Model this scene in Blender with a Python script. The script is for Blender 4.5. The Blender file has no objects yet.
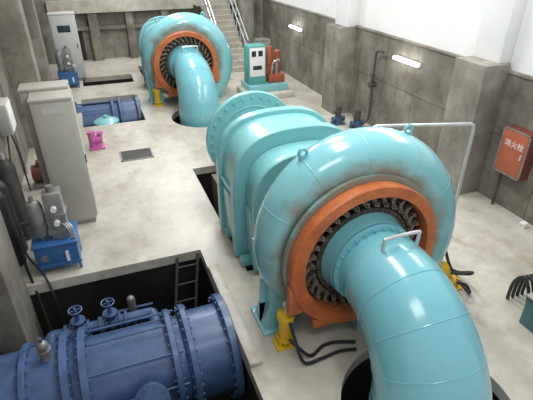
import bpy, bmesh, math, random
from mathutils import Vector, Matrix
random.seed(4)
S=bpy.context.scene
COL=S.collection
try: S.view_settings.view_transform='Standard'
except Exception as e: print(e)
pi=math.pi

# ------------------------------------------------------------- materials
def mat(name,c1,c2=None,rough=0.5,metal=0.0,scale=3.0,bump=0.0,coat=0.0,detail=6,lo=0.35,hi=0.65,emit=None,stretch=None,stain=False):
    m=bpy.data.materials.new(name); m.use_nodes=True
    nt=m.node_tree; N=nt.nodes; L=nt.links
    b=N['Principled BSDF']
    b.inputs['Roughness'].default_value=rough; b.inputs['Metallic'].default_value=metal
    if coat: 
        b.inputs['Coat Weight'].default_value=coat; b.inputs['Coat Roughness'].default_value=0.1
    c1=tuple(c1)+(1,); c2=tuple(c2)+(1,) if c2 else tuple(x*0.85 for x in c1[:3])+(1,)
    tc=N.new('ShaderNodeTexCoord'); mp=N.new('ShaderNodeMapping')
    if stretch: mp.inputs['Scale'].default_value=stretch
    nz=N.new('ShaderNodeTexNoise'); nz.inputs['Scale'].default_value=scale; nz.inputs['Detail'].default_value=detail
    nz.inputs['Roughness'].default_value=0.62
    L.new(tc.outputs['Object'],mp.inputs['Vector']); L.new(mp.outputs['Vector'],nz.inputs['Vector'])
    cr=N.new('ShaderNodeValToRGB'); cr.color_ramp.elements[0].position=lo; cr.color_ramp.elements[1].position=hi
    cr.color_ramp.elements[0].color=c2; cr.color_ramp.elements[1].color=c1
    L.new(nz.outputs['Fac'],cr.inputs['Fac']); out=cr.outputs['Color']
    if stain:
        # brown oil grime on the paint near the shaft axis (object origin on floor below the axis)
        mp2=N.new('ShaderNodeMapping'); mp2.inputs['Location'].default_value=(0,0,-1.13); mp2.inputs['Scale'].default_value=(1,0,1)
        ln=N.new('ShaderNodeVectorMath'); ln.operation='LENGTH'
        L.new(tc.outputs['Object'],mp2.inputs['Vector']); L.new(mp2.outputs['Vector'],ln.inputs[0])
        n2=N.new('ShaderNodeTexNoise'); n2.inputs['Scale'].default_value=3.5; n2.inputs['Detail'].default_value=8
        L.new(tc.outputs['Object'],n2.inputs['Vector'])
        ma=N.new('ShaderNodeMath'); ma.operation='MULTIPLY_ADD'; ma.inputs[1].default_value=-0.5; 
        L.new(n2.outputs['Fac'],ma.inputs[0]); L.new(ln.outputs['Value'],ma.inputs[2])
        mr=N.new('ShaderNodeMapRange'); mr.inputs['From Min'].default_value=0.70; mr.inputs['From Max'].default_value=0.88
        mr.inputs['To Min'].default_value=0.75; mr.inputs['To Max'].default_value=0.0
        L.new(ma.outputs[0],mr.inputs['Value'])
        mx=N.new('ShaderNodeMix'); mx.data_type='RGBA'; mx.inputs[7].default_value=(0.21,0.15,0.075,1)
        L.new(mr.outputs['Result'],mx.inputs[0]); L.new(out,mx.inputs[6]); out=mx.outputs[2]
    L.new(out,b.inputs['Base Color'])
    if bump:
        bp=N.new('ShaderNodeBump'); bp.inputs['Strength'].default_value=bump; bp.inputs['Distance'].default_value=0.02
        L.new(nz.outputs['Fac'],bp.inputs['Height']); L.new(bp.outputs['Normal'],b.inputs['Normal'])
    if emit:
        b.inputs['Emission Color'].default_value=tuple(emit[:3])+(1,); b.inputs['Emission Strength'].default_value=emit[3]
    return m

def concrete(name,base,dark,big=0.6,small=7.0,streak=0.0,panel=False,rough=0.8,spot=0.35,damp=0.0,mott=0.22):
    m=bpy.data.materials.new(name); m.use_nodes=True
    nt=m.node_tree; N=nt.nodes; L=nt.links; b=N['Principled BSDF']; b.inputs['Roughness'].default_value=rough
    tc=N.new('ShaderNodeTexCoord')
    def noise(sc,det=8,st=(1,1,1),loc=(0,0,0)):
        mp=N.new('ShaderNodeMapping'); mp.inputs['Scale'].default_value=st; mp.inputs['Location'].default_value=loc
        n=N.new('ShaderNodeTexNoise'); n.inputs['Scale'].default_value=sc; n.inputs['Detail'].default_value=det; n.inputs['Roughness'].default_value=0.65
        L.new(tc.outputs['Object'],mp.inputs['Vector']); L.new(mp.outputs['Vector'],n.inputs['Vector']); return n
    def ramp(n,a,bb,ca,cb):
        r=N.new('ShaderNodeValToRGB'); r.color_ramp.elements[0].position=a; r.color_ramp.elements[1].position=bb
        r.color_ramp.elements[0].color=tuple(ca)+(1,); r.color_ramp.elements[1].color=tuple(cb)+(1,)
        L.new(n,r.inputs['Fac']); return r
    def mul(a,bb,f=1.0):
        x=N.new('ShaderNodeMix'); x.data_type='RGBA'; x.blend_type='MULTIPLY'; x.inputs['Factor'].default_value=f
        L.new(a,x.inputs[6]); L.new(bb,x.inputs[7]); return x.outputs[2]
    n1=noise(big); r1=ramp(n1.outputs['Fac'],0.38,0.62,dark,base)
    n2=noise(small); r2=ramp(n2.outputs['Fac'],0.35,0.6,(1-mott,1-mott*1.1,1-mott*1.25),(1,1,1))
    c=mul(r1.outputs['Color'],r2.outputs['Color'])
    n3=noise(1.7,10); r3=ramp(n3.outputs['Fac'],0.28,0.42,(1-spot,1-spot,1-spot),(1,1,1))
    c=mul(c,r3.outputs['Color'])
    if damp:
        n5=noise(0.8,9,(1,0.6,1),(5,3,0)); r5=ramp(n5.outputs['Fac'],0.48,0.62,(1,1,1),(1-damp,1-damp*1.1,1-damp*1.3)); c=mul(c,r5.outputs['Color'])
        n7=noise(2.3,10,(1,0.7,1),(1,8,0)); r7=ramp(n7.outputs['Fac'],0.54,0.64,(1,1,1),(1-damp*.8,1-damp*.9,1-damp*1.1)); c=mul(c,r7.outputs['Color'])
        n6=noise(30,4); r6=ramp(n6.outputs['Fac'],0.3,0.38,(0.8,0.78,0.74),(1,1,1)); c=mul(c,r6.outputs['Color'])
        rr=N.new('ShaderNodeMapRange'); rr.inputs['From Min'].default_value=0.45; rr.inputs['From Max'].default_value=0.65
        rr.inputs['To Min'].default_value=rough; rr.inputs['To Max'].default_value=rough*0.6
        L.new(n5.outputs['Fac'],rr.inputs['Value']); L.new(rr.outputs['Result'],b.inputs['Roughness'])
    if streak:
        n4=noise(4,6,(1,1,0.25)); r4=ramp(n4.outputs['Fac'],0.35,0.62,(0.58,0.555,0.52),(1,1,1)); c=mul(c,r4.outputs['Color'],streak)
    if panel:
        mp=N.new('ShaderNodeMapping'); mp.inputs['Rotation'].default_value=panel
        br=N.new('ShaderNodeTexBrick'); br.inputs['Scale'].default_value=1.0
        br.offset=0.0
        br.inputs['Brick Width'].default_value=1.22; br.inputs['Row Height'].default_value=1.15; br.inputs['Mortar Size'].default_value=0.013
        br.inputs['Color1'].default_value=(1,1,1,1); br.inputs['Color2'].default_value=(0.78,0.765,0.74,1); br.inputs['Mortar'].default_value=(0.52,0.5,0.46,1)
        L.new(tc.outputs['Object'],mp.inputs['Vector']); L.new(mp.outputs['Vector'],br.inputs['Vector'])
        c=mul(c,br.outputs['Color'])
    L.new(c,b.inputs['Base Color'])
    bp=N.new('ShaderNodeBump'); bp.inputs['Strength'].default_value=0.2; bp.inputs['Distance'].default_value=0.01
    L.new(n2.outputs['Fac'],bp.inputs['Height']); L.new(bp.outputs['Normal'],b.inputs['Normal'])
    return m

M_floor=concrete('floor_concrete',(0.58,0.555,0.485),(0.455,0.43,0.37),0.7,5,rough=0.42,spot=0.2,damp=0.2,mott=0.13)
M_wallR=concrete('wall_concrete_side',(0.31,0.29,0.25),(0.165,0.15,0.125),0.9,3,streak=0.6,panel=(0,pi/2,0),spot=0.4)
M_wall=concrete('wall_concrete',(0.36,0.345,0.30),(0.21,0.195,0.165),0.9,3,streak=0.55,spot=0.35)
M_pit=concrete('pit_concrete_painted_shade',(0.028,0.025,0.022),(0.012,0.011,0.01),0.9,4,streak=0.5,spot=0.3,rough=0.6)  # pit shade painted into the concrete colour, as world light reaches down there
M_plaster=mat('white_plaster',(0.80,0.80,0.80),(0.74,0.74,0.73),rough=0.9,scale=1.5)
M_tealS=mat('teal_paint_stained',(0.225,0.525,0.565),(0.19,0.475,0.52),rough=0.2,scale=1.2,coat=0.45,stain=True)
M_teal=mat('teal_paint',(0.185,0.475,0.545),(0.165,0.44,0.51),rough=0.22,scale=1.2,coat=0.4)
M_teal2=mat('teal_paint_pale',(0.215,0.505,0.53),(0.18,0.45,0.48),rough=0.3,scale=1.5,coat=0.2)
M_orange=mat('orange_paint',(0.56,0.165,0.045),(0.38,0.10,0.03),rough=0.42,scale=4)
M_steel=mat('grimy_steel',(0.30,0.25,0.19),(0.09,0.075,0.06),rough=0.45,metal=0.25,scale=14)
M_dark=mat('dark_grease',(0.10,0.08,0.06),(0.03,0.026,0.02),rough=0.5,scale=9)
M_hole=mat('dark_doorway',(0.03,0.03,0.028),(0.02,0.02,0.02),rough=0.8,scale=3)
M_blue=mat('navy_blue_paint',(0.065,0.125,0.26),(0.04,0.08,0.18),rough=0.38,scale=5,coat=0.1)
M_blue2=mat('bright_blue_paint',(0.04,0.15,0.36),(0.03,0.10,0.26),rough=0.4,scale=4)
M_blue3=mat('dull_blue_paint',(0.05,0.10,0.17),(0.03,0.065,0.12),rough=0.5,scale=4)
M_yellow=mat('yellow_paint',(0.75,0.48,0.02),(0.6,0.36,0.02),rough=0.4,scale=5)
M_grey=mat('grey_cabinet_paint',(0.45,0.435,0.385),(0.385,0.37,0.325),rough=0.5,scale=2)
M_grey2=mat('pale_grey_paint',(0.55,0.55,0.52),(0.48,0.48,0.46),rough=0.5,scale=2)
M_gm=mat('grey_metal',(0.32,0.32,0.31),(0.2,0.2,0.19),rough=0.4,metal=0.4,scale=6)
M_galv=mat('galvanised_tube',(0.62,0.64,0.64),(0.5,0.52,0.52),rough=0.35,metal=0.5,scale=6)
M_black=mat('black_rubber',(0.02,0.02,0.02),(0.012,0.012,0.012),rough=0.45,scale=8)
M_dm=mat('dark_steel',(0.07,0.065,0.06),(0.04,0.04,0.036),rough=0.6,scale=6)
M_red=mat('orange_red_paint',(0.42,0.115,0.05),(0.36,0.09,0.04),rough=0.45,scale=3)
M_dred=mat('dark_red_paint',(0.20,0.05,0.035),(0.13,0.04,0.03),rough=0.5,scale=3)
M_pink=mat('magenta_paint',(0.55,0.12,0.36),(0.45,0.09,0.3),rough=0.45,scale=3)
M_white=mat('white_paint',(0.8,0.8,0.78),(0.74,0.74,0.72),rough=0.5,scale=3)
M_glass=mat('dark_display',(0.03,0.05,0.06),(0.02,0.03,0.04),rough=0.15,scale=3)
M_lamp=mat('lamp_tube',(1,1,1),(1,1,1),emit=(0.97,1.0,0.98,22))

# ------------------------------------------------------------- mesh builder
class MB:
    def __init__(s): s.bm=bmesh.new()
    def box(s,x0,x1,y0,y1,z0,z1,bev=0.0):
        g=bmesh.ops.create_cube(s.bm,size=1.0)
        vs=g['verts']
        for v in vs:
            v.co=Vector(((x0+x1)/2+v.co.x*(x1-x0),(y0+y1)/2+v.co.y*(y1-y0),(z0+z1)/2+v.co.z*(z1-z0)))
        if bev>0:
            es=list({e for v in vs for e in v.link_edges})
            bmesh.ops.bevel(s.bm,geom=es,offset=bev,segments=2,affect='EDGES',profile=0.5)
        return s
    def obox(s,c,ax,ay,az,sx,sy,sz):
        g=bmesh.ops.create_cube(s.bm,size=1.0)
        c=Vector(c);ax=Vector(ax).normalized();ay=Vector(ay).normalized();az=Vector(az).normalized()
        for v in g['verts']:
            v.co=c+ax*v.co.x*sx+ay*v.co.y*sy+az*v.co.z*sz
        return s
    def rings(s,rs,cap0=True,cap1=True,closed=False):
        V=[[s.bm.verts.new(p) for p in r] for r in rs]
        n=len(V[0]); m=len(V)
        for i in range(m if closed else m-1):
            a=V[i];b=V[(i+1)%m]
            for j in range(n):
                k=(j+1)%n
                try: s.bm.faces.new((a[j],a[k],b[k],b[j]))
                except ValueError: pass
        if not closed:
            if cap0: s.bm.faces.new(list(reversed(V[0])))
            if cap1: s.bm.faces.new(V[-1])
        return s
    def frame(s,d):
        d=Vector(d).normalized()
        up=Vector((0,0,1)) if abs(d.z)<0.95 else Vector((1,0,0))
        a=d.cross(up).normalized(); b=a.cross(d).normalized()
        return a,b
    def cyl(s,p0,p1,r0,r1=None,seg=24,caps=True):
        r1=r0 if r1 is None else r1
        p0=Vector(p0);p1=Vector(p1);a,b=s.frame(p1-p0)
        s.rings([[p+ (a*math.cos(2*pi*j/seg)+b*math.sin(2*pi*j/seg))*r for j in range(seg)] for p,r in((p0,r0),(p1,r1))],caps,caps)
        return s
    def lathe(s,p0,d,prof,seg=48,closed=False):
        p0=Vector(p0);d=Vector(d).normalized();a,b=s.frame(d)
        s.rings([[p0+d*h+(a*math.cos(2*pi*j/seg)+b*math.sin(2*pi*j/seg))*max(r,0.0005) for j in range(seg)] for r,h in prof],True,True,closed)
        return s
    def tube(s,pts,r,seg=10,caps=True):
        pts=[Vector(p) for p in pts]; rs=r if isinstance(r,(list,tuple)) else [r]*len(pts)
        R=[];prev=None
        for i,p in enumerate(pts):
            d=(pts[min(i+1,len(pts)-1)]-pts[max(i-1,0)]).normalized()
            if prev is None: a,b=s.frame(d)
            else:
                a=(prev-d*prev.dot(d)).normalized(); b=a.cross(d).normalized()
            prev=a
            b=d.cross(a).normalized()
            R.append([p+(a*math.cos(2*pi*j/seg)+b*math.sin(2*pi*j/seg))*rs[i] for j in range(seg)])
        s.rings(R,caps,caps); return s
    def torus(s,c,d,R,r,seg=40,ms=8):
        c=Vector(c);d=Vector(d).normalized();a,b=s.frame(d);rs=[]
        for i in range(seg):
            t=2*pi*i/seg; e=a*math.cos(t)+b*math.sin(t)
            rs.append([c+e*(R+r*math.cos(2*pi*j/ms))+d*r*math.sin(2*pi*j/ms) for j in range(ms)])
        s.rings(rs,closed=True); return s
    def bolts(s,c,d,R,n,r=0.02,h=0.03,seg=6,ph=0):
        c=Vector(c);d=Vector(d).normalized();a,b=s.frame(d)
        for i in range(n):
            t=2*pi*i/n+ph; p=c+(a*math.cos(t)+b*math.sin(t))*R
            s.cyl(p,p+d*h,r,r,seg)
        return s
    def sphere(s,c,r,sc=(1,1,1),seg=20):
        g=bmesh.ops.create_uvsphere(s.bm,u_segments=seg,v_segments=seg//2,radius=r)
        for v in g['verts']: v.co=Vector((v.co.x*sc[0],v.co.y*sc[1],v.co.z*sc[2]))+Vector(c)
        return s
    def obj(s,name,m,parent=None,kind=None,label=None,ang=35,cat=None,group=None):
        bmesh.ops.recalc_face_normals(s.bm,faces=s.bm.faces)
        base=Vector((0,0,0)); q=parent
        while q is not None: base=base+q.location; q=q.parent
        if parent is None and kind is None and len(s.bm.verts):
            xs=[v.co for v in s.bm.verts]
            base=Vector(((min(v.x for v in xs)+max(v.x for v in xs))/2,(min(v.y for v in xs)+max(v.y for v in xs))/2,min(v.z for v in xs)))
            loc=base
        else: loc=Vector((0,0,0))
        for v in s.bm.verts: v.co-=base
        me=bpy.data.meshes.new(name); s.bm.to_mesh(me); s.bm.free()
        for p in me.polygons: p.use_smooth=True
        me.set_sharp_from_angle(angle=math.radians(ang))
        me.materials.append(m)
        o=bpy.data.objects.new(name,me); COL.objects.link(o); o.location=loc
        if parent: o.parent=parent
        if kind: o['kind']=kind
        if label: o['label']=label
        if cat: o['category']=cat
        if group: o['group']=group
        return o
def root(name,loc,label,cat,group=None):
    e=bpy.data.objects.new(name,None); COL.objects.link(e); e.location=loc; e.empty_display_size=0.1
    e['label']=label; e['category']=cat
    if group: e['group']=group
    return e
def subroot(name,P):
    e=bpy.data.objects.new(name,None); COL.objects.link(e); e.parent=P; e.location=-Vector(P.location); e.empty_display_size=0.1
    return e
def dup(o,off=None,parent=None,label=None,zrot=None):
    c=o.copy(); COL.objects.link(c)
    if parent: c.parent=parent; c.matrix_parent_inverse=o.matrix_parent_inverse.copy()
    if off is not None: c.location=o.location+Vector(off)
    if label: c['label']=label
    for k in list(o.children): dup(k,None,c)
    return c
def spline(pts,n=8):
    P=[Vector(p) for p in pts]; out=[]
    for i in range(len(P)-1):
        p0=P[max(i-1,0)];p1=P[i];p2=P[i+1];p3=P[min(i+2,len(P)-1)]
        for k in range(n):
            t=k/n
            out.append(0.5*((2*p1)+(-p0+p2)*t+(2*p0-5*p1+4*p2-p3)*t*t+(-p0+3*p1-3*p2+p3)*t**3))
    out.append(P[-1]); return out

# ------------------------------------------------------------- shell
XL,XR=-1.75,6.5; YF=20.0; ZC=2.2; ZR=2.3
def bool_obj(o,cuts):
    for c in cuts:
        md=o.modifiers.new('b','BOOLEAN'); md.operation='DIFFERENCE'; md.solver='EXACT'; md.object=c
    dg=bpy.context.evaluated_depsgraph_get(); dg.update()
    me=bpy.data.meshes.new_from_object(o.evaluated_get(dg))
    o.modifiers.clear(); o.data=me
    for c in cuts: bpy.data.objects.remove(c,do_unlink=True)
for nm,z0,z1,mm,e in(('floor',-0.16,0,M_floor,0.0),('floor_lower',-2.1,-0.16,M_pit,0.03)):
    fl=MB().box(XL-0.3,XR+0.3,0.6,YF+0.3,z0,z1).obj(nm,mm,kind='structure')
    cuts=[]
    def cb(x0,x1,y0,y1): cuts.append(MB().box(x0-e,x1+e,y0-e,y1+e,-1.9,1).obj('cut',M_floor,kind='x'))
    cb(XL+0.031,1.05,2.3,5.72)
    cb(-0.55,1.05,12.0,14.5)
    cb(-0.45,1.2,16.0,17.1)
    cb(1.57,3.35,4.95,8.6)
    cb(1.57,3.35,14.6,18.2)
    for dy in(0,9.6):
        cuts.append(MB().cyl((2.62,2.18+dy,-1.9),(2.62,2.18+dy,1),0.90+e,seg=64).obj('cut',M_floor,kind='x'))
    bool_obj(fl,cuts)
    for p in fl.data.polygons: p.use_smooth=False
MB().box(XR,XR+0.3,0.6,YF+4,0,ZR).obj('wall_right',M_wallR,kind='structure')
MB().box(XR+0.06,XR+0.3,0.6,YF+4,ZR,6.5).obj('wall_right_upper',M_plaster,kind='structure')
MB().box(XL-0.3,XL,0.6,YF+4,0,6.5).obj('wall_left',M_wallR,kind='structure')
MB().box(XL,XR,YF,YF+0.3,0,1.95).obj('wall_back',M_wall,kind='structure')
MB().box(XL,XR,YF-0.15,YF+4,1.95,ZC).obj('floor_upper',M_wall,kind='structure')
MB().box(4.2,XR,18.85,YF-0.15,1.95,ZC).obj('floor_landing',M_floor,kind='structure')
MB().box(XL,XR,YF+4,YF+4.3,ZC,6.5).obj('wall_back_upper',M_plaster,kind='structure')
MB().box(5.6,XR,17.6,17.9,0,ZR).obj('wall_stair_side',M_wall,kind='structure')
MB().box(5.6,XR,17.6,17.9,ZR,6.5).obj('wall_stair_upper',M_plaster,kind='structure')
def colm(n,x0,x1,y0,y1,z1=ZC,z0=0,m=M_wall): MB().box(x0,x1,y0,y1,z0,z1,0.012).obj('trim_%d'%n,m,kind='structure')
colm(1,5.97,XR,10.6,11.3,2.28)
colm(2,5.97,XR,5.68,6.4,2.42)
colm(3,XL,-1.2,11.0,11.6,6.5)
colm(4,XL,-1.3,15.2,15.7,6.5)
colm(5,XL,-1.42,4.9,5.71,6.5,-1.9)
colm(6,0.1,0.45,YF-0.35,YF,1.95)
colm(7,XL,-1.2,YF-0.3,YF,6.5)
colm(8,2.9,3.2,YF-0.35,YF,1.95)
colm(9,5.55,5.95,17.1,17.6,3.2)
colm(14,1.5,1.8,YF-0.35,YF,1.95)
colm(15,6.2,XR+0.06,10.65,11.25,6.5,2.28,M_plaster)
colm(16,6.3,XR+0.06,5.75,6.35,6.5,2.42,M_plaster)
MB().box(XL+0.5,4.2,YF-0.45,YF-0.15,1.80,ZC+0.05).obj('trim_10',M_floor,kind='structure')
MB().box(XL+0.5,4.2,YF-0.2,YF,1.15,1.3).obj('trim_13',M_wall,kind='structure')
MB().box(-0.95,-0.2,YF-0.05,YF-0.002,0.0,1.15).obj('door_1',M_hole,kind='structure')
MB().box(XR-0.03,XR+0.06,0.6,17.6,ZR-0.03,ZR+0.01).obj('trim_11',M_wall,kind='structure')
MB().box(1.05,1.2,3.3,5.2,0.0,0.06,0.008).obj('trim_12',M_floor,kind='structure')

# ------------------------------------------------------------- turbine
AX,AZ=2.48,1.13; YR=3.4; YC=3.86
G='horizontal turbines'
T=root('turbine',(AX,YC,0),'large teal spiral-cased water turbine with orange ring and bent draft pipe','turbine',G)
axis=Vector((AX,YC,AZ))
def casr(t):
    k=[(-90,0.44),(0,0.385),(90,0.30),(180,0.21),(250,0.17)]
    for (a,ra),(b,rb) in zip(k,k[1:]):
        if t<=b: 
            f=(t-a)/(b-a); return ra+(rb-ra)*f
    return k[-1][1]
RI=0.77
def caspt(t,ph,extra=0.0):
    r=casr(t); Rc=RI+r*0.86
    T_=math.radians(t); e=Vector((math.cos(T_),0,math.sin(T_)))
    rr=r+extra
    return axis+e*(Rc+rr*math.cos(ph)*0.98)+Vector((0,1,0))*rr*math.sin(ph)*1.1
b=MB(); ts=[-90+i*340/68 for i in range(69)]
b.rings([[caspt(t,2*pi*j/32) for j in range(32)] for t in ts])
for t in range(-60,250,30):
    rs=[]
    for j in range(32):
        ph=2*pi*j/32
        a0=caspt(t-0.4,ph,0.0);a1=caspt(t-0.22,ph,0.003);a2=caspt(t+0.22,ph,0.003);a3=caspt(t+0.4,ph,0.0)
        rs.append([a0,a1,a2,a3])
    b.rings(rs,closed=True)
b.obj('spiral_casing',M_tealS,T,ang=50)
b=MB()
b.lathe((AX,0,AZ),(0,1,0),[(0.78,3.50),(0.96,3.50),(0.96,3.55),(0.92,3.60),(0.92,4.15),(0.97,4.18),(0.97,4.24),(0.78,4.24)],64,closed=True)
b.obj('stay_ring',M_tealS,T)
# regulating ring: broad flat band, deepest toward the servomotor side
b=MB(); rs=[]
for i in range(96):
    t=2*pi*i/96; e=Vector((math.cos(t),0,math.sin(t)))
    k=max(0.0,math.cos(t-math.radians(205)))
    ri=0.765; ro=0.90+0.035*k
    c0=Vector((AX,0,AZ))
    rs.append([c0+e*ri+Vector((0,3.36,0)),c0+e*(ri+0.01)+Vector((0,3.345,0)),c0+e*(ro-0.012)+Vector((0,3.345,0)),c0+e*ro+Vector((0,3.36,0)),c0+e*ro+Vector((0,3.45,0)),c0+e*(ro-0.02)+Vector((0,3.54,0)),c0+e*ri+Vector((0,3.54,0))])
b.rings(rs,closed=True)
for s in(-1,1):
    x=AX+s*0.85
    b.box(x-0.09,x+0.09,3.37,3.47,AZ-0.58,AZ-0.2,0.02)
b.box(AX-0.62,AX-0.15,3.37,3.46,AZ-0.89,AZ-0.74,0.02)
b.obj('regulating_ring',M_orange,T)
b=MB()
b.lathe((AX,0,AZ),(0,1,0),[(0.0,3.58),(0.80,3.58),(0.80,3.66),(0.0,3.66)],64)
b.lathe((AX,0,AZ),(0,1,0),[(0.46,3.58),(0.58,3.50),(0.58,3.47),(0.44,3.47),(0.44,3.58)],64,closed=True)
b.bolts((AX,3.57,AZ),(0,-1,0),0.745,60,0.013,0.04)
b.bolts((AX,3.47,AZ),(0,-1,0),0.56,48,0.011,0.02)
b.obj('head_cover',M_dark,T)
NL=32
for i in range(NL):
    t=2*pi*i/NL+0.1
    e=Vector((math.cos(t),0,math.sin(t))); g=Vector((-math.sin(t),0,math.cos(t)))
    tw=(e*0.8+g*0.6).normalized(); tp=Vector((0,1,0)); sd=tw.cross(tp)
    c=Vector((AX,0,AZ))+e*0.675
    b=MB()
    b.obox(c+Vector((0,3.49,0)),tw,sd,tp,0.15,0.046,0.03)
    b.cyl(c-tw*0.06+Vector((0,3.58,0)),c-tw*0.06+Vector((0,3.46,0)),0.03,0.03,12)
    b.cyl(c-tw*0.06+Vector((0,3.46,0)),c-tw*0.06+Vector((0,3.43,0)),0.014,0.014,6)
    b.cyl(c+tw*0.06+Vector((0,3.51,0)),c+tw*0.06+Vector((0,3.45,0)),0.024,0.024,10)
    b.obj('guide_vane_lever',M_steel,T)
el=subroot('draft_elbow',T)
path=[];rad=[]
YB=3.02; RB=0.95
for y,r in((3.42,0.42),(3.3,0.42),(3.14,0.445),(YB,0.47)): path.append(Vector((AX,y,AZ)));rad.append(r)
for i in range(1,25):
    t=i/24*pi/2; path.append(Vector((AX,YB-RB*math.sin(t),AZ-RB+RB*math.cos(t)))); rad.append(0.47+0.09*i/24)
for z,r in((0.0,0.562),(-0.4,0.57),(-1.9,0.59)): path.append(Vector((AX,YB-RB,z)));rad.append(r)
MB().tube(path,rad,48).obj('elbow_pipe',M_teal,el)
b=MB()
for i in(3,8,13,18,23,27):
    d=(path[min(i+1,len(path)-1)]-path[i-1]).normalized()
    b.torus(path[i],d,rad[i],0.005,56,6)
b.obj('weld_seam',M_teal,el)
b=MB()
b.lathe((AX,0,AZ),(0,1,0),[(0.39,3.24),(0.49,3.24),(0.49,3.285),(0.39,3.285)],56,closed=True)
b.lathe((AX,0,AZ),(0,1,0),[(0.39,3.30),(0.50,3.30),(0.50,3.35),(0.53,3.46),(0.39,3.46)],56,closed=True)
b.bolts((AX,3.24,AZ),(0,-1,0),0.462,26,0.013,0.02)
b.obj('elbow_flange',M_teal,el)
b=MB(); zz=AZ+0.48; hx=AX+0.04
b.tube(spline([(hx-0.2,2.93,zz-0.1),(hx-0.2,2.92,zz+0.06),(hx-0.17,2.92,zz+0.1),(hx+0.17,2.92,zz+0.1),(hx+0.2,2.92,zz+0.06),(hx+0.2,2.93,zz-0.12)],6),0.019,10)
b.obj('grab_handle',M_galv,el)
for t in(62,118):
    e=Vector((math.cos(math.radians(t)),0,math.sin(math.radians(t))))
    r=casr(t); c=axis+e*(RI+r*1.84)
    b=MB(); b.torus(c+e*0.05,(0,1,0),0.045,0.018,20,8); b.box(c.x-0.06,c.x+0.06,YC-0.025,YC+0.025,c.z-0.06,c.z+0.02)
    b.obj('lifting_lug',M_teal,T)
for s in(-1,1):
    b=MB()
    xx=AX+s*1.0; xi=AX+s*0.70
    prof=[(xi,0),(xx+s*0.10,0),(xx+s*0.055,0.14),(xx+s*0.025,0.32),(xx+s*0.02,0.55),(xx+s*0.04,0.8),(AX+s*1.10,1.02),(AX+s*1.11,1.2),(xi,1.2)]
    b.rings([[Vector((px,yy,pz)) for px,pz in prof] for yy in(3.74,4.10)])
    b.box(min(xi,xx+s*0.12),max(xi,xx+s*0.12),3.68,4.2,0,0.04,0.01)
    for pz in(0.35,0.7): b.box(min(xx,xx+s*0.09),max(xx,xx+s*0.09),3.90,3.93,0.03,pz)
    b.obj('support_foot',M_tealS,T,ang=50)
T2=dup(T,(0,9.6,0),label='teal water turbine with orange ring, farther one near the staircase')

# ------------------------------------------------------------- generator
Gn=root('generator',(AX,5.8,0),'teal generator with stepped hoods and flanged disc over floor trench','generator','generators')
AG=1.07
def arch(b,y0,y1,W,H,zb,ch=0.04,seg=40,ex=0.72,xc=None):
    xc=AX if xc is None else xc
    def prof(d):
        p=[(-W+d,zb)]
        for i in range(seg+1):
            t=pi-pi*i/seg; c_,s_=math.cos(t),math.sin(t)
            p.append(((W-d)*math.copysign(abs(c_)**ex,c_),AG+(H-d)*abs(s_)**ex))
        p.append((W-d,zb)); return p
    rs=[]
    for y,d in((y0,ch),(y0+ch,0),(y1-ch,0),(y1,ch)):
        rs.append([Vector((xc+x,y,z)) for x,z in prof(d)])
    b.rings(rs)
b=MB(); arch(b,5.40,6.12,0.91,0.85,0.12); b.obj('generator_housing',M_teal2,Gn)
b=MB(); arch(b,5.28,5.44,0.98,0.92,0.06,0.012); b.obj('housing_rib',M_teal2,Gn)
b=MB(); arch(b,6.06,6.2,0.98,0.92,0.06,0.012); b.obj('housing_rib',M_teal2,Gn)
b=MB(); arch(b,4.84,5.30,0.80,0.72,0.15,0.05); b.obj('front_hood',M_teal2,Gn)
b=MB(); arch(b,4.80,4.92,0.84,0.76,0.1,0.012); b.obj('housing_rib',M_teal2,Gn)
b=MB(); arch(b,4.5,4.83,0.42,0.42,0.7,0.03,24); b.obj('shaft_guard',M_teal2,Gn)
MB().box(AX-0.83,AX-0.78,4.95,5.24,0.35,0.95,0.01).obj('access_panel',M_teal,Gn)
MB().box(AX-0.945,AX-0.9,5.52,5.98,0.35,0.92,0.01).obj('access_panel',M_teal,Gn)
MB().box(AX-0.96,AX-0.9,5.46,6.04,1.02,1.06,0.005).obj('side_ledge',M_teal2,Gn)
b=MB(); b.box(AX-0.75,AX+0.75,4.98,6.12,0.0,0.3,0.02); b.box(AX-0.95,AX+0.95,5.05,5.2,0.02,0.12); b.box(AX-0.95,AX+0.95,5.85,6.0,0.02,0.12)
b.obj('base_frame',M_teal2,Gn)
b=MB(); b.lathe((AX,0,AG),(0,1,0),[(0.45,6.15),(0.45,6.6),(0.3,6.65),(0.3,7.28),(0.84,7.28),(0.85,7.30),(0.85,7.38),(0.84,7.40),(0.2,7.40),(0.2,7.7)],64)
b.torus((AX,7.28,AG),(0,1,0),0.60,0.015,48,6)
b.bolts((AX,7.28,AG),(0,-1,0),0.765,28,0.022,0.03)
b.bolts((AX,7.40,AG),(0,1,0),0.765,28,0.022,0.03)
b.obj('flywheel_flange',M_teal2,Gn)
b=MB(); b.box(AX-0.5,AX+0.5,7.42,8.0,0.0,0.3,0.02); b.box(AX-0.28,AX+0.28,7.5,7.8,0.3,1.2,0.04); b.obj('bearing_pedestal',M_teal2,Gn)
Gn2=dup(Gn,(0,9.6,0),label='teal generator with arched hoods behind the farther turbine')
for dy in(0,9.6):
    MB().box(AX-0.6,AX+0.6,4.96+dy,8.2+dy,-1.9,0.0).obj('trim_%d'%(20+int(dy)),M_wall,kind='structure')

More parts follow.
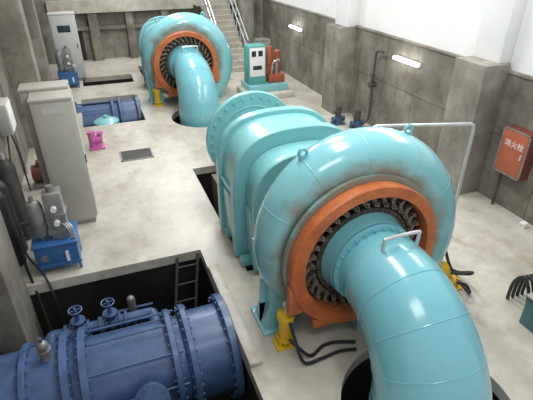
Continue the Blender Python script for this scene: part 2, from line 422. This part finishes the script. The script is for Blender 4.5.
# ------------------------------------------------------------- servomotors
def servo(x,y,label,k=1.0,tilt=0.0):
    R=root('hydraulic_servomotor',(x,y,0),label,'hydraulic cylinder','yellow servomotors')
    b=MB(); b.box(x-0.13,x+0.13,y-0.1,y+0.1,0,0.03,0.005)
    b.cyl((x,y,0.03),(x,y,0.1),0.055,seg=16)
    for s in(-1,1): b.box(x+s*0.08-0.012,x+s*0.08+0.012,y-0.06,y+0.06,0.03,0.16)
    b.obj('mounting_bracket',M_yellow,R)
    b=MB(); b.cyl((x,y,0.1),(x,y,0.16),0.09*k,seg=20); b.cyl((x,y,0.16),(x,y,0.42),0.07*k,seg=20); b.cyl((x,y,0.42),(x,y,0.49),0.09*k,seg=20)
    b.cyl((x,y-0.05,0.2),(x,y-0.12,0.2),0.025,seg=10); b.cyl((x,y-0.05,0.45),(x,y-0.12,0.45),0.025,seg=10)
    bb=b.obj('cylinder_barrel',M_yellow,R)
    b=MB(); b.cyl((x,y,0.49),(x,y,0.62),0.024,seg=12); b.cyl((x,y-0.03,0.62),(x,y+0.03,0.62),0.035,seg=14)
    rr=b.obj('piston_rod',M_galv,R)
    for q in(bb,rr): 
        q.rotation_euler=(0,tilt,0)
        if tilt: q.location=(0.03,0,0.02)
    return R
s1=servo(1.56,3.5,'yellow hydraulic servomotor cylinder standing on the floor under the orange ring',1.15)
s2=servo(4.10,3.62,'yellow hydraulic servomotor cylinder leaning toward the turbine casing',1.1,-0.6)
dup(s1,(0,9.6,0),label='yellow hydraulic cylinder under the orange ring of the farther turbine'); 
def hose(pts,r,label,m=M_black,name='hydraulic_hose',cat='hose'):
    b=MB(); b.tube(spline(pts,8),r,8); return b.obj(name,m,label=label,cat=cat)
hose([(1.56,3.37,0.2),(1.62,3.28,0.14),(1.76,3.2,0.03),(1.95,3.28,0.03),(2.12,3.28,0.03),(2.35,3.2,0.03)],0.02,'black hydraulic hose lying on floor from yellow cylinder')
hose([(1.56,3.37,0.45),(1.55,3.24,0.38),(1.63,3.12,0.06),(1.85,3.12,0.03),(2.1,3.14,0.03),(2.3,3.1,0.03)],0.02,'second black hydraulic hose curling from yellow cylinder')
hose([(4.07,3.5,0.2),(4.14,3.4,0.2),(4.24,3.4,0.04),(4.29,3.65,0.03),(4.24,3.85,0.2),(4.20,4.0,0.5)],0.022,'black hydraulic hose curling beside the turbine casing')
hose([(3.92,3.5,0.40),(4.12,3.4,0.4),(4.30,3.5,0.3),(4.35,3.75,0.1),(4.32,4.0,0.03)],0.022,'black hydraulic hose dropping from yellow cylinder')

# ------------------------------------------------------------- penstocks
def penstock():
    y,z=4.22,-0.55
    P=root('penstock_pipe',(0,y,-1.9),'dark blue steel penstock pipe with bolted flanges lying in the pit','pipe','blue penstock pipes')
    b=MB()
    b.lathe((0,y,z),(1,0,0),[(0.6,-1.74),(0.6,-0.9),(0.54,-0.86),(0.54,0.42),(0.58,0.45),(0.58,1.09)],48)
    b.obj('pipe_body',M_blue,P)
    for x,R,t in((-1.35,0.67,0.07),(-0.92,0.70,0.09),(-0.72,0.70,0.09),(0.30,0.66,0.08),(0.50,0.68,0.08),(1.0,0.70,0.10)):
        b=MB(); b.lathe((0,y,z),(1,0,0),[(0.48,x-t/2),(R-0.01,x-t/2),(R,x-t/2+0.01),(R,x+t/2-0.01),(R-0.01,x+t/2),(0.48,x+t/2)],56)
        if x<0.95: b.bolts((x+t/2,y,z),(1,0,0),R-0.04,28,0.016,0.022)
        b.bolts((x-t/2,y,z),(-1,0,0),R-0.04,28,0.016,0.022)
        b.obj('pipe_flange',M_blue,P)
    a,c=Vector((0,1,0)),Vector((0,0,1))
    for i in range(10):
        t=2*pi*i/10+0.3; p=Vector((0,y,z))+(a*math.cos(t)+c*math.sin(t))*0.62
        MB().cyl(p+Vector((-0.74,0,0)),p+Vector((0.4,0,0)),0.014,seg=8).obj('tie_rod',M_blue,P)
    b=MB()
    q=Vector((-0.05,y-0.38,z+0.05)); d=Vector((0,-0.75,0.45)).normalized()
    b.cyl(q,q+d*0.4,0.15,seg=24); b.cyl(q+d*0.38,q+d*0.43,0.2,seg=28); b.bolts(q+d*0.43,d,0.17,10,0.014,0.02)
    b.obj('branch_stub',M_blue,P)
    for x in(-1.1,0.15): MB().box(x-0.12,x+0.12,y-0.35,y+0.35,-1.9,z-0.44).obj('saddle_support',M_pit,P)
    return P
PS=penstock()
dup(PS,(0,9.3,0.08),label='dark blue steel penstock pipe in the farther floor pit')

def gate_valve(b,x,y,z,s=1.0):
    b.cyl((x-0.13*s,y,z),(x-0.1*s,y,z),0.12*s,seg=20); b.cyl((x+0.1*s,y,z),(x+0.13*s,y,z),0.12*s,seg=20)
    b.cyl((x-0.1*s,y,z),(x+0.1*s,y,z),0.075*s,seg=16); b.sphere((x,y,z),0.1*s,(0.8,1,1.1),16)
    b.cyl((x,y,z),(x,y,z+0.17*s),0.07*s,0.06*s,16); b.cyl((x,y,z+0.17*s),(x,y,z+0.19*s),0.1*s,seg=16)
    b.cyl((x,y,z+0.19*s),(x,y,z+0.36*s),0.028*s,seg=10)
def handwheel(c,R,P,m):
    b=MB(); b.torus(c,(0,0,1),R,0.011,28,8)
    for i in range(4):
        t=i*pi/2+0.3; b.cyl(c,(c[0]+R*math.cos(t),c[1]+R*math.sin(t),c[2]),0.008,seg=6)
    b.cyl((c[0],c[1],c[2]-0.03),(c[0],c[1],c[2]+0.03),0.02,seg=10)
    b.obj('handwheel',m,P)
def bypass():
    P=root('bypass_pipe',(-0.6,5.15,-1.9),'blue bypass pipe with two gate valves beside the penstock','pipe')
    b=MB(); y,z=5.12,-0.48
    b.tube(spline([(-1.2,4.76,-0.5),(-1.2,4.95,-0.48),(-1.18,y,z),(-1.0,y,z),(-0.2,y,z),(0.1,y,z),(0.17,5.05,z),(0.18,4.76,-0.5)],6),0.08,18)
    for x in(-1.0,-0.55,-0.2): b.cyl((x-0.02,y,z),(x+0.02,y,z),0.12,seg=20)
    b.obj('pipe_run',M_blue,P)
    for x in(-0.82,-0.4):
        b=MB(); gate_valve(b,x,y,z,1.0); b.obj('gate_valve',M_blue,P)
        handwheel((x,y,z+0.37),0.085,P,M_blue)
    for x in(-0.8,0.0): MB().cyl((x,y,-1.9),(x,y,z-0.05),0.04,seg=12).obj('pipe_stand',M_blue,P)
    return P
bypass()
P=root('air_valve',(-1.1,4.22,0.05),'grey air release valve on top of the penstock','valve')
b=MB(); b.cyl((-1.1,4.22,0.05),(-1.1,4.22,0.17),0.06,seg=16); b.cyl((-1.1,4.22,0.17),(-1.1,4.22,0.2),0.08,seg=20); b.sphere((-1.1,4.22,0.25),0.065,(1,1,1.1)); b.obj('valve_body',M_gm,P)
MB().cyl((-1.1,4.22,0.31),(-1.1,4.22,0.37),0.02,seg=10).obj('valve_stem',M_blue,P)
P=root('filter_stand',(-0.1,5.42,-1.9),'pale grey water filter housing on a pipe stand in the pit','filter')
b=MB(); b.cyl((-0.1,5.42,-1.9),(-0.1,5.42,-0.5),0.03,seg=12); b.cyl((-0.1,5.42,-0.65),(-0.1,5.42,-0.42),0.06,seg=18); b.sphere((-0.1,5.42,-0.4),0.06); b.obj('filter_housing',M_gm,P)
MB().cyl((-0.4,5.42,-0.58),(0.2,5.42,-0.58),0.022,seg=10).obj('cross_pipe',M_blue,P)
P=root('steel_ladder',(0.75,5.3,-1.9),'dark steel ladder leaning against the pit wall','ladder')
for s in(-0.16,0.16):
    b=MB(); b.tube([(0.84+s,5.68,-0.03),(0.45+s,4.95,-1.88)],0.024,8); b.obj('ladder_rail',M_dm,P)
for i in range(7):
    f=(i+0.7)/7.5; c=Vector((0.84,5.68,0)).lerp(Vector((0.45,4.95,-1.88)),f)
    MB().cyl(c+Vector((-0.16,0,0)),c+Vector((0.16,0,0)),0.012,seg=8).obj('ladder_rung',M_dm,P)

# ------------------------------------------------------------- cabinets
def cabinet(x0,x1,y0,y1,h,label,m=M_grey,doorface='x',win=True,z0=0.0,name='control_cabinet'):
    P=root(name,((x0+x1)/2,(y0+y1)/2,z0),label,'cabinet')
    b=MB(); b.box(x0,x1,y0,y1,z0+0.08,z0+h,0.01); b.box(x0-0.012,x1+0.012,y0-0.012,y1+0.012,z0+h-0.03,z0+h+0.015,0.006); b.obj('cabinet_body',m,P)
    MB().box(x0+0.02,x1-0.02,y0+0.02,y1-0.02,z0,z0+0.08).obj('plinth',M_gm,P)
    D=subroot('door',P)
    if doorface=='x':
        MB().box(x1,x1+0.018,y0+0.03,y1-0.03,z0+0.12,z0+h-0.06,0.005).obj('door_panel',m,D)
        MB().box(x1+0.018,x1+0.035,y0+0.06,y0+0.085,z0+h*0.5,z0+h*0.5+0.14,0.003).obj('handle',M_black,D)
        MB().box(x0+0.03,x1-0.03,y0-0.006,y0,z0+0.12,z0+h-0.06,0.002).obj('side_panel',m,P)
        MB().box(x0+0.14,x1-0.14,y0-0.01,y0-0.005,h-0.22,h-0.12).obj('name_plate',M_grey2,P)
    else:
        MB().box(x0+0.03,x1-0.03,y0-0.018,y0,z0+0.12,z0+h-0.06,0.005).obj('door_panel',m,D)
        MB().box(x1-0.09,x1-0.065,y0-0.035,y0-0.018,z0+h*0.5,z0+h*0.5+0.14,0.003).obj('handle',M_black,D)
        if win: MB().box(x0+0.2,x1-0.2,y0-0.024,y0-0.017,z0+h*0.74,z0+h*0.84,0.003).obj('display_window',M_glass,D)
    return P
cabinet(-0.98,-0.41,7.13,7.58,2.18,'tall beige-grey steel control cabinet standing near the wall',M_grey,'x')
cabinet(-1.14,-0.45,7.62,8.0,2.22,'slightly taller beige-grey steel cabinet directly behind another one',M_grey,'x')
cabinet(-1.1,-0.31,16.8,17.35,2.15,'tall pale grey control cabinet at the far end of the hall',M_grey2,'y')
def station(dx,dy,label):
    x0,y0=-1.25+dx,5.88+dy
    P=root('hydraulic_power_unit',(x0+0.3,y0+0.3,0),label,'hydraulic unit','hydraulic power units')
    b=MB()
    for xx in(x0+0.04,x0+0.55):
        for yy in(y0+0.04,y0+0.5): b.box(xx-0.02,xx+0.02,yy-0.02,yy+0.02,0,0.1)
    b.box(x0,x0+0.57,y0,y0+0.55,0.1,0.47,0.015); b.box(x0-0.02,x0+0.59,y0-0.02,y0+0.57,0.47,0.5,0.006)
    b.box(x0-0.02,x0+0.59,y0-0.02,y0,0.15,0.18)
    b.obj('oil_tank',M_blue2,P)
    MB().cyl((x0+0.12,y0-0.01,0.3),(x0+0.12,y0-0.025,0.3),0.05,seg=20).obj('filler_cap',M_gm,P)
    MB().box(x0+0.4,x0+0.44,y0-0.03,y0-0.005,0.2,0.36).obj('level_gauge',M_white,P)
    b=MB(); b.box(x0+0.27,x0+0.50,y0+0.12,y0+0.36,0.5,1.22,0.01); b.box(x0+0.24,x0+0.52,y0+0.09,y0+0.15,0.6,0.68); b.box(x0+0.25,x0+0.52,y0+0.1,y0+0.38,0.86,0.9)
    b.cyl((x0+0.38,y0+0.24,1.22),(x0+0.38,y0+0.24,1.3),0.05,seg=14)
    b.obj('valve_manifold',M_gm,P)
    b=MB(); b.cyl((x0+0.42,y0+0.46,0.5),(x0+0.42,y0+0.46,0.85),0.075,seg=18)
    for i in range(12):
        t=i*pi/6; b.box(x0+0.42+0.075*math.cos(t)-0.006,x0+0.42+0.075*math.cos(t)+0.006,y0+0.46+0.075*math.sin(t)-0.006,y0+0.46+0.075*math.sin(t)+0.006,0.53,0.83)
    b.obj('pump_motor',M_blue2,P)
    b=MB(); b.lathe((x0+0.13,y0+0.2,0),(0,0,1),[(0.03,0.5),(0.03,0.54),(0.095,0.58),(0.11,0.64),(0.11,1.02),(0.085,1.1),(0.03,1.13),(0.03,1.2)],24); b.obj('accumulator',M_gm,P)
    b=MB()
    for k in range(3): b.tube(spline([(x0+0.44+k*0.04,y0+0.12,0.74),(x0+0.5+k*0.03,y0+0.05,0.7),(x0+0.52+k*0.02,y0+0.05,0.54),(x0+0.5+k*0.03,y0+0.1,0.48)],5),0.012,8)
    b.obj('oil_line',M_galv,P)
    for z in(0.78,1.0): MB().cyl((x0+0.38,y0+0.12,z),(x0+0.38,y0+0.06,z),0.04,seg=16).obj('pressure_gauge',M_white,P)
    return P
station(0,0,'blue hydraulic oil tank with grey accumulator and valve manifold on top')
station(0.13,10.0,'small blue hydraulic power unit with pipes at the hall end')
hose([(-1.28,6.05,0.62),(-1.38,5.95,0.66),(-1.38,5.85,0.3),(-1.36,5.8,0.05),(-1.3,5.65,-0.3),(-1.25,5.45,-0.8),(-1.25,5.4,-1.85)],0.02,'black hose running from hydraulic unit into the pit')
hose([(-1.2,5.92,0.86),(-1.30,5.86,0.9),(-1.32,5.8,0.5),(-1.18,5.76,0.1),(-1.1,5.6,-0.2),(-1.05,5.5,-0.9),(-1.0,5.5,-1.85)],0.016,'thin black cable running down into the pit')
def accum(x,y,h,r,m,label):
    P=root('gas_cylinder',(x,y,0),label,'gas cylinder','pressure cylinders')
    b=MB(); b.lathe((x,y,0),(0,0,1),[(r*0.8,0),(r,0.03),(r,h-0.12),(r*0.7,h-0.04),(r*0.3,h)],24); b.obj('cylinder_shell',m,P)
    MB().cyl((x,y,h),(x,y,h+0.09),0.025,seg=10).obj('cylinder_valve',M_galv,P)
accum(-1.58,6.35,1.25,0.12,M_black,'black pressure cylinder standing by the wall')
accum(-1.58,6.66,1.25,0.12,M_black,'black pressure cylinder standing by the wall')
accum(-1.5,7.05,1.4,0.12,M_dm,'dark grey pressure cylinder by the wall next to the cabinet')
P=root('water_pump',(-1.3,8.9,0),'dark red pump motor on a small base by the wall','pump')
MB().box(-1.5,-1.1,8.75,9.1,0,0.1,0.01).obj('pump_base',M_gm,P)
b=MB(); b.cyl((-1.48,8.92,0.28),(-1.12,8.92,0.28),0.16,seg=24); b.cyl((-1.12,8.92,0.28),(-1.05,8.92,0.28),0.11,seg=20); b.box(-1.38,-1.22,8.84,9.0,0.4,0.52,0.01); b.obj('pump_motor',M_dred,P)
P=root('wall_junction_box',(-1.7,8.85,1.2),'pale grey electrical box mounted on the concrete wall','electrical box')
MB().box(XL,-1.55,8.6,9.1,1.2,1.75,0.01).obj('box_body',M_grey2,P)
MB().box(-1.55,-1.535,8.63,9.07,1.23,1.72,0.004).obj('box_lid',M_white,P)
hose([(-1.66,8.7,1.2),(-1.68,8.4,0.8),(-1.62,8.0,0.4),(-1.6,7.7,0.02)],0.015,'black cable hanging from wall box',name='power_cable',cat='cable')
hose([(-1.66,8.95,1.2),(-1.62,9.0,0.7),(-1.6,8.9,0.3),(-1.56,8.7,0.02)],0.015,'black cable looping down to the pump',name='power_cable',cat='cable')
hose([(-1.7,9.6,0.0),(-1.7,9.6,1.0),(-1.7,9.62,2.2),(-1.7,9.7,3.2)],0.025,'thin grey conduit running up the concrete wall',m=M_gm,name='wall_conduit',cat='pipe')
hose([(-1.7,14.2,-0.0),(-1.68,14.2,0.8),(-1.68,14.3,1.6),(-1.7,14.3,2.9)],0.04,'dark riser pipe on the concrete wall beyond the pit',m=M_dm,name='riser_pipe',cat='pipe')

P=root('magenta_pump',(-0.25,10.5,0),'small magenta-pink drainage pump standing on the floor','pump')
b=MB(); b.box(-0.42,-0.08,10.35,10.65,0,0.04,0.008); b.cyl((-0.34,10.5,0.04),(-0.34,10.5,0.34),0.08,seg=18); b.cyl((-0.34,10.5,0.2),(-0.12,10.5,0.2),0.1,seg=20); b.cyl((-0.15,10.5,0.2),(-0.15,10.5,0.36),0.045,seg=14); b.cyl((-0.15,10.5,0.34),(-0.15,10.5,0.37),0.08,seg=16)
b.obj('pump_body',M_pink,P)
MB().cyl((-0.34,10.5,0.34),(-0.34,10.5,0.4),0.09,seg=18).obj('pump_cap',M_pink,P)
P=root('teal_drum',(0.05,12.36,-1.9),'round teal tank with domed lid standing in the floor pit','tank')
b=MB(); b.lathe((0.05,12.36,0),(0,0,1),[(0.28,-1.9),(0.28,-0.12),(0.33,-0.1),(0.33,-0.02),(0.28,0.02),(0.1,0.07)],32); b.obj('tank_shell',M_teal2,P)
MB().cyl((0.05,12.36,0.06),(0.05,12.36,0.13),0.06,seg=16).obj('tank_neck',M_teal2,P)
P=root('floor_grate',(0.55,9.75,0),'dark steel grate cover set in the concrete floor','grate')
b=MB(); 
for a in((0.2,0.9,9.47,9.5),(0.2,0.9,10.0,10.03),(0.2,0.23,9.47,10.03),(0.87,0.9,9.47,10.03)): b.box(*a,0.0,0.02)
b.obj('grate_frame',M_gm,P)
b=MB()
for i in range(16): b.box(0.24+i*0.04,0.26+i*0.04,9.5,10.0,0.003,0.015)
b.box(0.23,0.87,9.5,10.0,0.0,0.004); b.obj('grate_bars',M_dm,P)

# ------------------------------------------------------------- right side
P=root('equipment_plinth',(4.85,13.0,0),'low concrete equipment plinth with teal cover near the far turbine','plinth')
MB().box(4.15,5.65,12.5,13.7,0,0.16,0.015).obj('plinth_block',M_floor,P)
MB().box(4.3,5.55,12.75,13.7,0.16,0.36,0.01).obj('plinth_cover',M_teal2,P)
P=root('governor_cabinet',(4.5,13.2,0.36),'pale teal governor cabinet with white meter panel and display','cabinet')
x0,x1,y0,y1,z0,z1=4.32,4.88,12.95,13.4,0.36,1.5
MB().box(x0,x1,y0,y1,z0,z1,0.012).obj('cabinet_body',mat('green_paint',(0.10,0.36,0.33),(0.08,0.3,0.28),rough=0.45),P)
MB().box(x0+0.04,x1-0.04,y0-0.012,y0,z0+0.25,z1-0.05,0.004).obj('meter_panel',M_white,P)
for a in((x0+0.1,x0+0.24,z1-0.3,z1-0.14),(x0+0.31,x0+0.45,z1-0.3,z1-0.14),(x0+0.14,x0+0.42,z0+0.45,z0+0.57)):
    MB().box(a[0],a[1],y0-0.02,y0-0.012,a[2],a[3]).obj('meter_display',M_glass,P)
M_ob=mat('brown_orange_paint',(0.38,0.10,0.04),(0.28,0.07,0.03),rough=0.45,scale=4)
P=root('governor_oil_tank',(5.2,13.25,0.36),'brown-orange pressure oil vessels with pump on the plinth','oil tank')
MB().box(4.98,5.5,12.95,13.55,0.36,0.62,0.015).obj('oil_sump',M_ob,P)
b=MB(); b.lathe((5.1,13.3,0),(0,0,1),[(0.13,0.62),(0.13,1.3),(0.09,1.4),(0.03,1.43)],24); b.torus((5.1,13.3,0.9),(0,0,1),0.135,0.015,24,6); b.obj('pressure_vessel',M_ob,P)
b=MB(); b.lathe((5.36,13.25,0),(0,0,1),[(0.11,0.62),(0.11,0.95),(0.07,1.0),(0.09,1.02),(0.09,1.25),(0.03,1.3)],24); b.obj('pump_motor',M_ob,P)
b=MB(); b.lathe((5.25,13.02,0),(0,0,1),[(0.06,0.62),(0.06,0.9),(0.03,0.95)],16); b.cyl((5.25,13.02,0.92),(5.25,13.02,1.02),0.04,seg=12); b.obj('valve_block',M_gm,P)
b=MB(); b.tube(spline([(5.1,13.05,0.62),(5.12,13.0,0.95),(5.3,13.0,1.05),(5.36,13.1,0.95)],5),0.02,8); b.obj('oil_line',M_galv,P)
cabinet(5.35,5.8,15.0,15.4,1.25,'small grey-green cabinet standing by the far wall',M_gm,'y',name='small_cabinet')
P=root('steel_drum',(3.75,14.4,0),'short grey steel drum on the floor','drum')
b=MB(); b.lathe((3.75,14.4,0),(0,0,1),[(0.16,0),(0.17,0.02),(0.16,0.05),(0.16,0.4),(0.17,0.42),(0.15,0.44)],24)
b.obj('drum_shell',M_galv,P)

def wallpump(x,y,label):
    P=root('booster_pump',(x,y,0),label,'pump','small pumps by the wall')
    b=MB(); b.box(x-0.16,x+0.16,y-0.12,y+0.12,0,0.05,0.008); b.cyl((x,y,0.05),(x,y,0.22),0.1,seg=20); b.cyl((x-0.16,y,0.14),(x+0.16,y,0.14),0.05,seg=14)
    b.cyl((x-0.17,y,0.14),(x-0.14,y,0.14),0.075,seg=14); b.cyl((x+0.14,y,0.14),(x+0.17,y,0.14),0.075,seg=14); b.obj('pump_casing',M_blue3,P)
    b=MB(); b.cyl((x,y,0.22),(x,y,0.45),0.075,seg=18); b.cyl((x,y,0.45),(x,y,0.48),0.08,seg=18); b.box(x-0.12,x-0.06,y-0.035,y+0.035,0.28,0.37); b.obj('pump_motor',M_dm,P)
wallpump(5.75,9.9,'small dull blue vertical pump standing on floor by the pillar')
wallpump(6.05,9.45,'small dull blue vertical pump with riser pipe beside it')
P=root('riser_pipe',(6.33,9.45,0),'dark riser pipe with valve fixed to the concrete wall','pipe')
MB().tube(spline([(6.24,9.45,0.14),(6.3,9.45,0.14),(6.38,9.45,0.3),(6.38,9.45,1.0),(6.38,9.45,1.75),(6.38,9.4,1.9),(6.38,9.3,1.93),(6.38,9.15,1.93)],6),0.03,10).obj('pipe_run',M_dm,P)
b=MB(); gate_valve(b,6.36,9.45,1.1,0.6); b.obj('gate_valve',M_dm,P)
handwheel((6.36,9.45,1.33),0.07,P,M_dm)
P=root('pipe_frame',(4.94,4.66,0),'bent galvanised steel pipe rising from floor behind the turbine casing','pipe')
b=MB(); b.tube([(4.94,4.66,0),(4.94,4.66,1.85),(4.93,4.665,1.9),(4.89,4.68,1.93),(3.58,5.08,1.93),(3.53,5.1,1.9),(3.52,5.1,1.85),(3.52,5.1,0)],0.024,10); b.obj('pipe_run',M_galv,P)
for q in((4.94,4.66),(3.52,5.1)): MB().cyl((q[0],q[1],0),(q[0],q[1],0.02),0.07,seg=16).obj('floor_flange',M_galv,P)
P=root('fire_hydrant_box',(6.4,5.02,0.7),'orange-red fire hydrant box with white lettering mounted on concrete wall','fire hydrant box')
MB().box(6.3,XR,4.75,5.3,0.7,1.5,0.008).obj('box_body',M_dred,P)
for a in((4.75,5.3,0.7,0.725),(4.75,5.3,1.475,1.5),(4.75,4.775,0.7,1.5),(5.275,5.3,0.7,1.5)):
    MB().box(6.285,6.3,a[0],a[1],a[2],a[3],0.002).obj('door_frame',M_gm,P)
MB().box(6.287,6.3,4.78,5.27,0.73,1.47,0.004).obj('box_door',M_red,P)
MB().box(6.27,6.287,4.82,4.85,1.05,1.15,0.003).obj('door_latch',M_galv,P)
def text(s,loc,size,m,parent,name='sign_lettering'):
    cu=bpy.data.curves.new('t','FONT'); cu.body=s; cu.size=size; cu.align_x='CENTER'; cu.align_y='CENTER'; cu.extrude=0.001
    o=bpy.data.objects.new('t',cu); COL.objects.link(o)
    dg=bpy.context.evaluated_depsgraph_get(); dg.update()
    me=bpy.data.meshes.new_from_object(o.evaluated_get(dg)); bpy.data.objects.remove(o,do_unlink=True)
    R=Matrix(((0,0,-1),(-1,0,0),(0,1,0))).to_4x4()
    me.transform(Matrix.Translation(Vector(loc)-Vector(parent.location))@R)
    me.materials.clear(); me.materials.append(m)
    q=bpy.data.objects.new(name,me); COL.objects.link(q); q.parent=parent
text('消火栓',(6.284,5.02,1.25),0.13,M_white,P)
MB().tube([(6.4,5.2,0.7),(6.4,5.2,0.1),(6.4,5.2,0.0)],0.025,12).obj('supply_pipe',M_dm,P)
P=root('floor_socket_box',(6.3,4.42,0),'small white electrical socket box on the floor by the wall','socket')
MB().box(6.26,6.36,4.37,4.47,0,0.09,0.008).obj('socket_body',M_white,P)
MB().box(6.255,6.26,4.39,4.45,0.02,0.07).obj('socket_face',M_grey2,P)
P=root('teal_equipment_box',(4.7,2.5,0),'dark teal steel equipment box standing on the floor','equipment box')
MB().box(4.47,5.0,2.3,2.78,0,0.42,0.015).obj('box_body',mat('dark_teal_paint',(0.05,0.16,0.17),(0.04,0.12,0.13),rough=0.4),P)
MB().box(4.45,5.02,2.28,2.8,0.42,0.45,0.008).obj('box_lid',M_gm,P)
for k in range(4):
    x=4.66+k*0.085
    hose([(x,2.84,0.02),(x-0.02,2.9,0.35),(x-0.03,3.0,0.5-0.02*k),(x-0.02,3.12,0.34),(x,3.15,0.05),(x+0.03,3.16,0.02)],0.022,'black rubber hose looping over onto the floor',name='rubber_hose')
def lamp(c,l,label):
    x,y,z=c
    P=root('fluorescent_lamp',(x,y,z),label,'lamp','wall tube lamps')
    MB().box(x-0.01,x+0.055,y-l/2,y+l/2,z-0.04,z+0.04,0.004).obj('lamp_housing',M_white,P)
    MB().cyl((x-0.045,y-l/2+0.03,z),(x-0.045,y+l/2-0.03,z),0.034,seg=14).obj('lamp_tube',M_lamp,P)
lamp((6.45,8.35,1.9),0.9,'lit white fluorescent tube lamp on the concrete wall')
lamp((6.45,14.3,1.7),0.9,'lit white fluorescent tube lamp on the farther concrete wall')

# ------------------------------------------------------------- stairs
P=root('staircase',(4.9,17.5,0),'pale concrete staircase with grey tube handrails rising to upper floor','staircase')
n=13; run=(18.85-16.0)/n; rise=ZC/n; x0,x1=4.35,5.4
for i in range(n):
    MB().box(x0,x1,16.0+i*run,16.0+(i+1)*run,max(0,(i-1)*rise),(i+1)*rise).obj('step',M_floor,P)
for x in(x0+0.03,x1-0.03):
    R=subroot('handrail',P)
    b=MB()
    for h in(0.9,0.5): b.tube([(x,16.05,rise+h),(x,18.8,ZC+h)],0.028,8)
    b.obj('rail_tube',M_galv,R)
    for i in range(0,n,2):
        y=16.0+(i+0.5)*run
        MB().cyl((x,y,(i+1)*rise),(x,y,(i+1)*rise+0.88),0.022,seg=8).obj('baluster',M_galv,R)
P=root('guard_rail',(1.2,19.9,ZC),'grey tube guard rail along the upper floor edge','guard rail')
b=MB()
for h in(1.0,0.55): b.tube([(XL+0.6,YF,ZC+h),(4.3,YF,ZC+h)],0.025,8)
b.obj('rail_tube',M_galv,P)
for i in range(7): MB().cyl((XL+0.65+i*0.85,YF,ZC+0.0),(XL+0.65+i*0.85,YF,ZC+1.0),0.02,seg=8).obj('rail_post',M_galv,P)

# ------------------------------------------------------------- lights
def area(loc,sx,sy,e,col=(0.99,0.99,0.98),rot=(0,0,0)):
    l=bpy.data.lights.new('hall_light','AREA'); l.shape='RECTANGLE'; l.size=sx; l.size_y=sy; l.energy=e; l.color=col
    o=bpy.data.objects.new('hall_light',l); COL.objects.link(o); o.location=loc; o.rotation_euler=rot
area((2.4,4.6,6.2),0.7,2.6,175)
area((3.2,8.5,6.2),0.8,2.8,230)
area((2.4,13.5,6.2),1.2,2.6,270)
area((2.4,18.5,6.0),1.5,2.0,220)
area((1.2,0.8,5.8),2.0,1.2,65,rot=(math.radians(25),0,0))
area((6.2,6.5,4.6),0.8,5.0,120,rot=(0,math.radians(62),0))
w=bpy.data.worlds.new('world'); S.world=w; w.use_nodes=True
bg=w.node_tree.nodes['Background']; bg.inputs[0].default_value=(0.96,0.975,1.0,1); bg.inputs[1].default_value=0.70

# ------------------------------------------------------------- camera
cam=bpy.data.cameras.new('camera'); co=bpy.data.objects.new('camera',cam); COL.objects.link(co)
cam.sensor_width=36; cam.lens=450/533*36; cam.clip_end=200
co.location=(0,0,4.2); co.rotation_euler=(math.radians(60),0,math.radians(-20.7))
S.camera=co
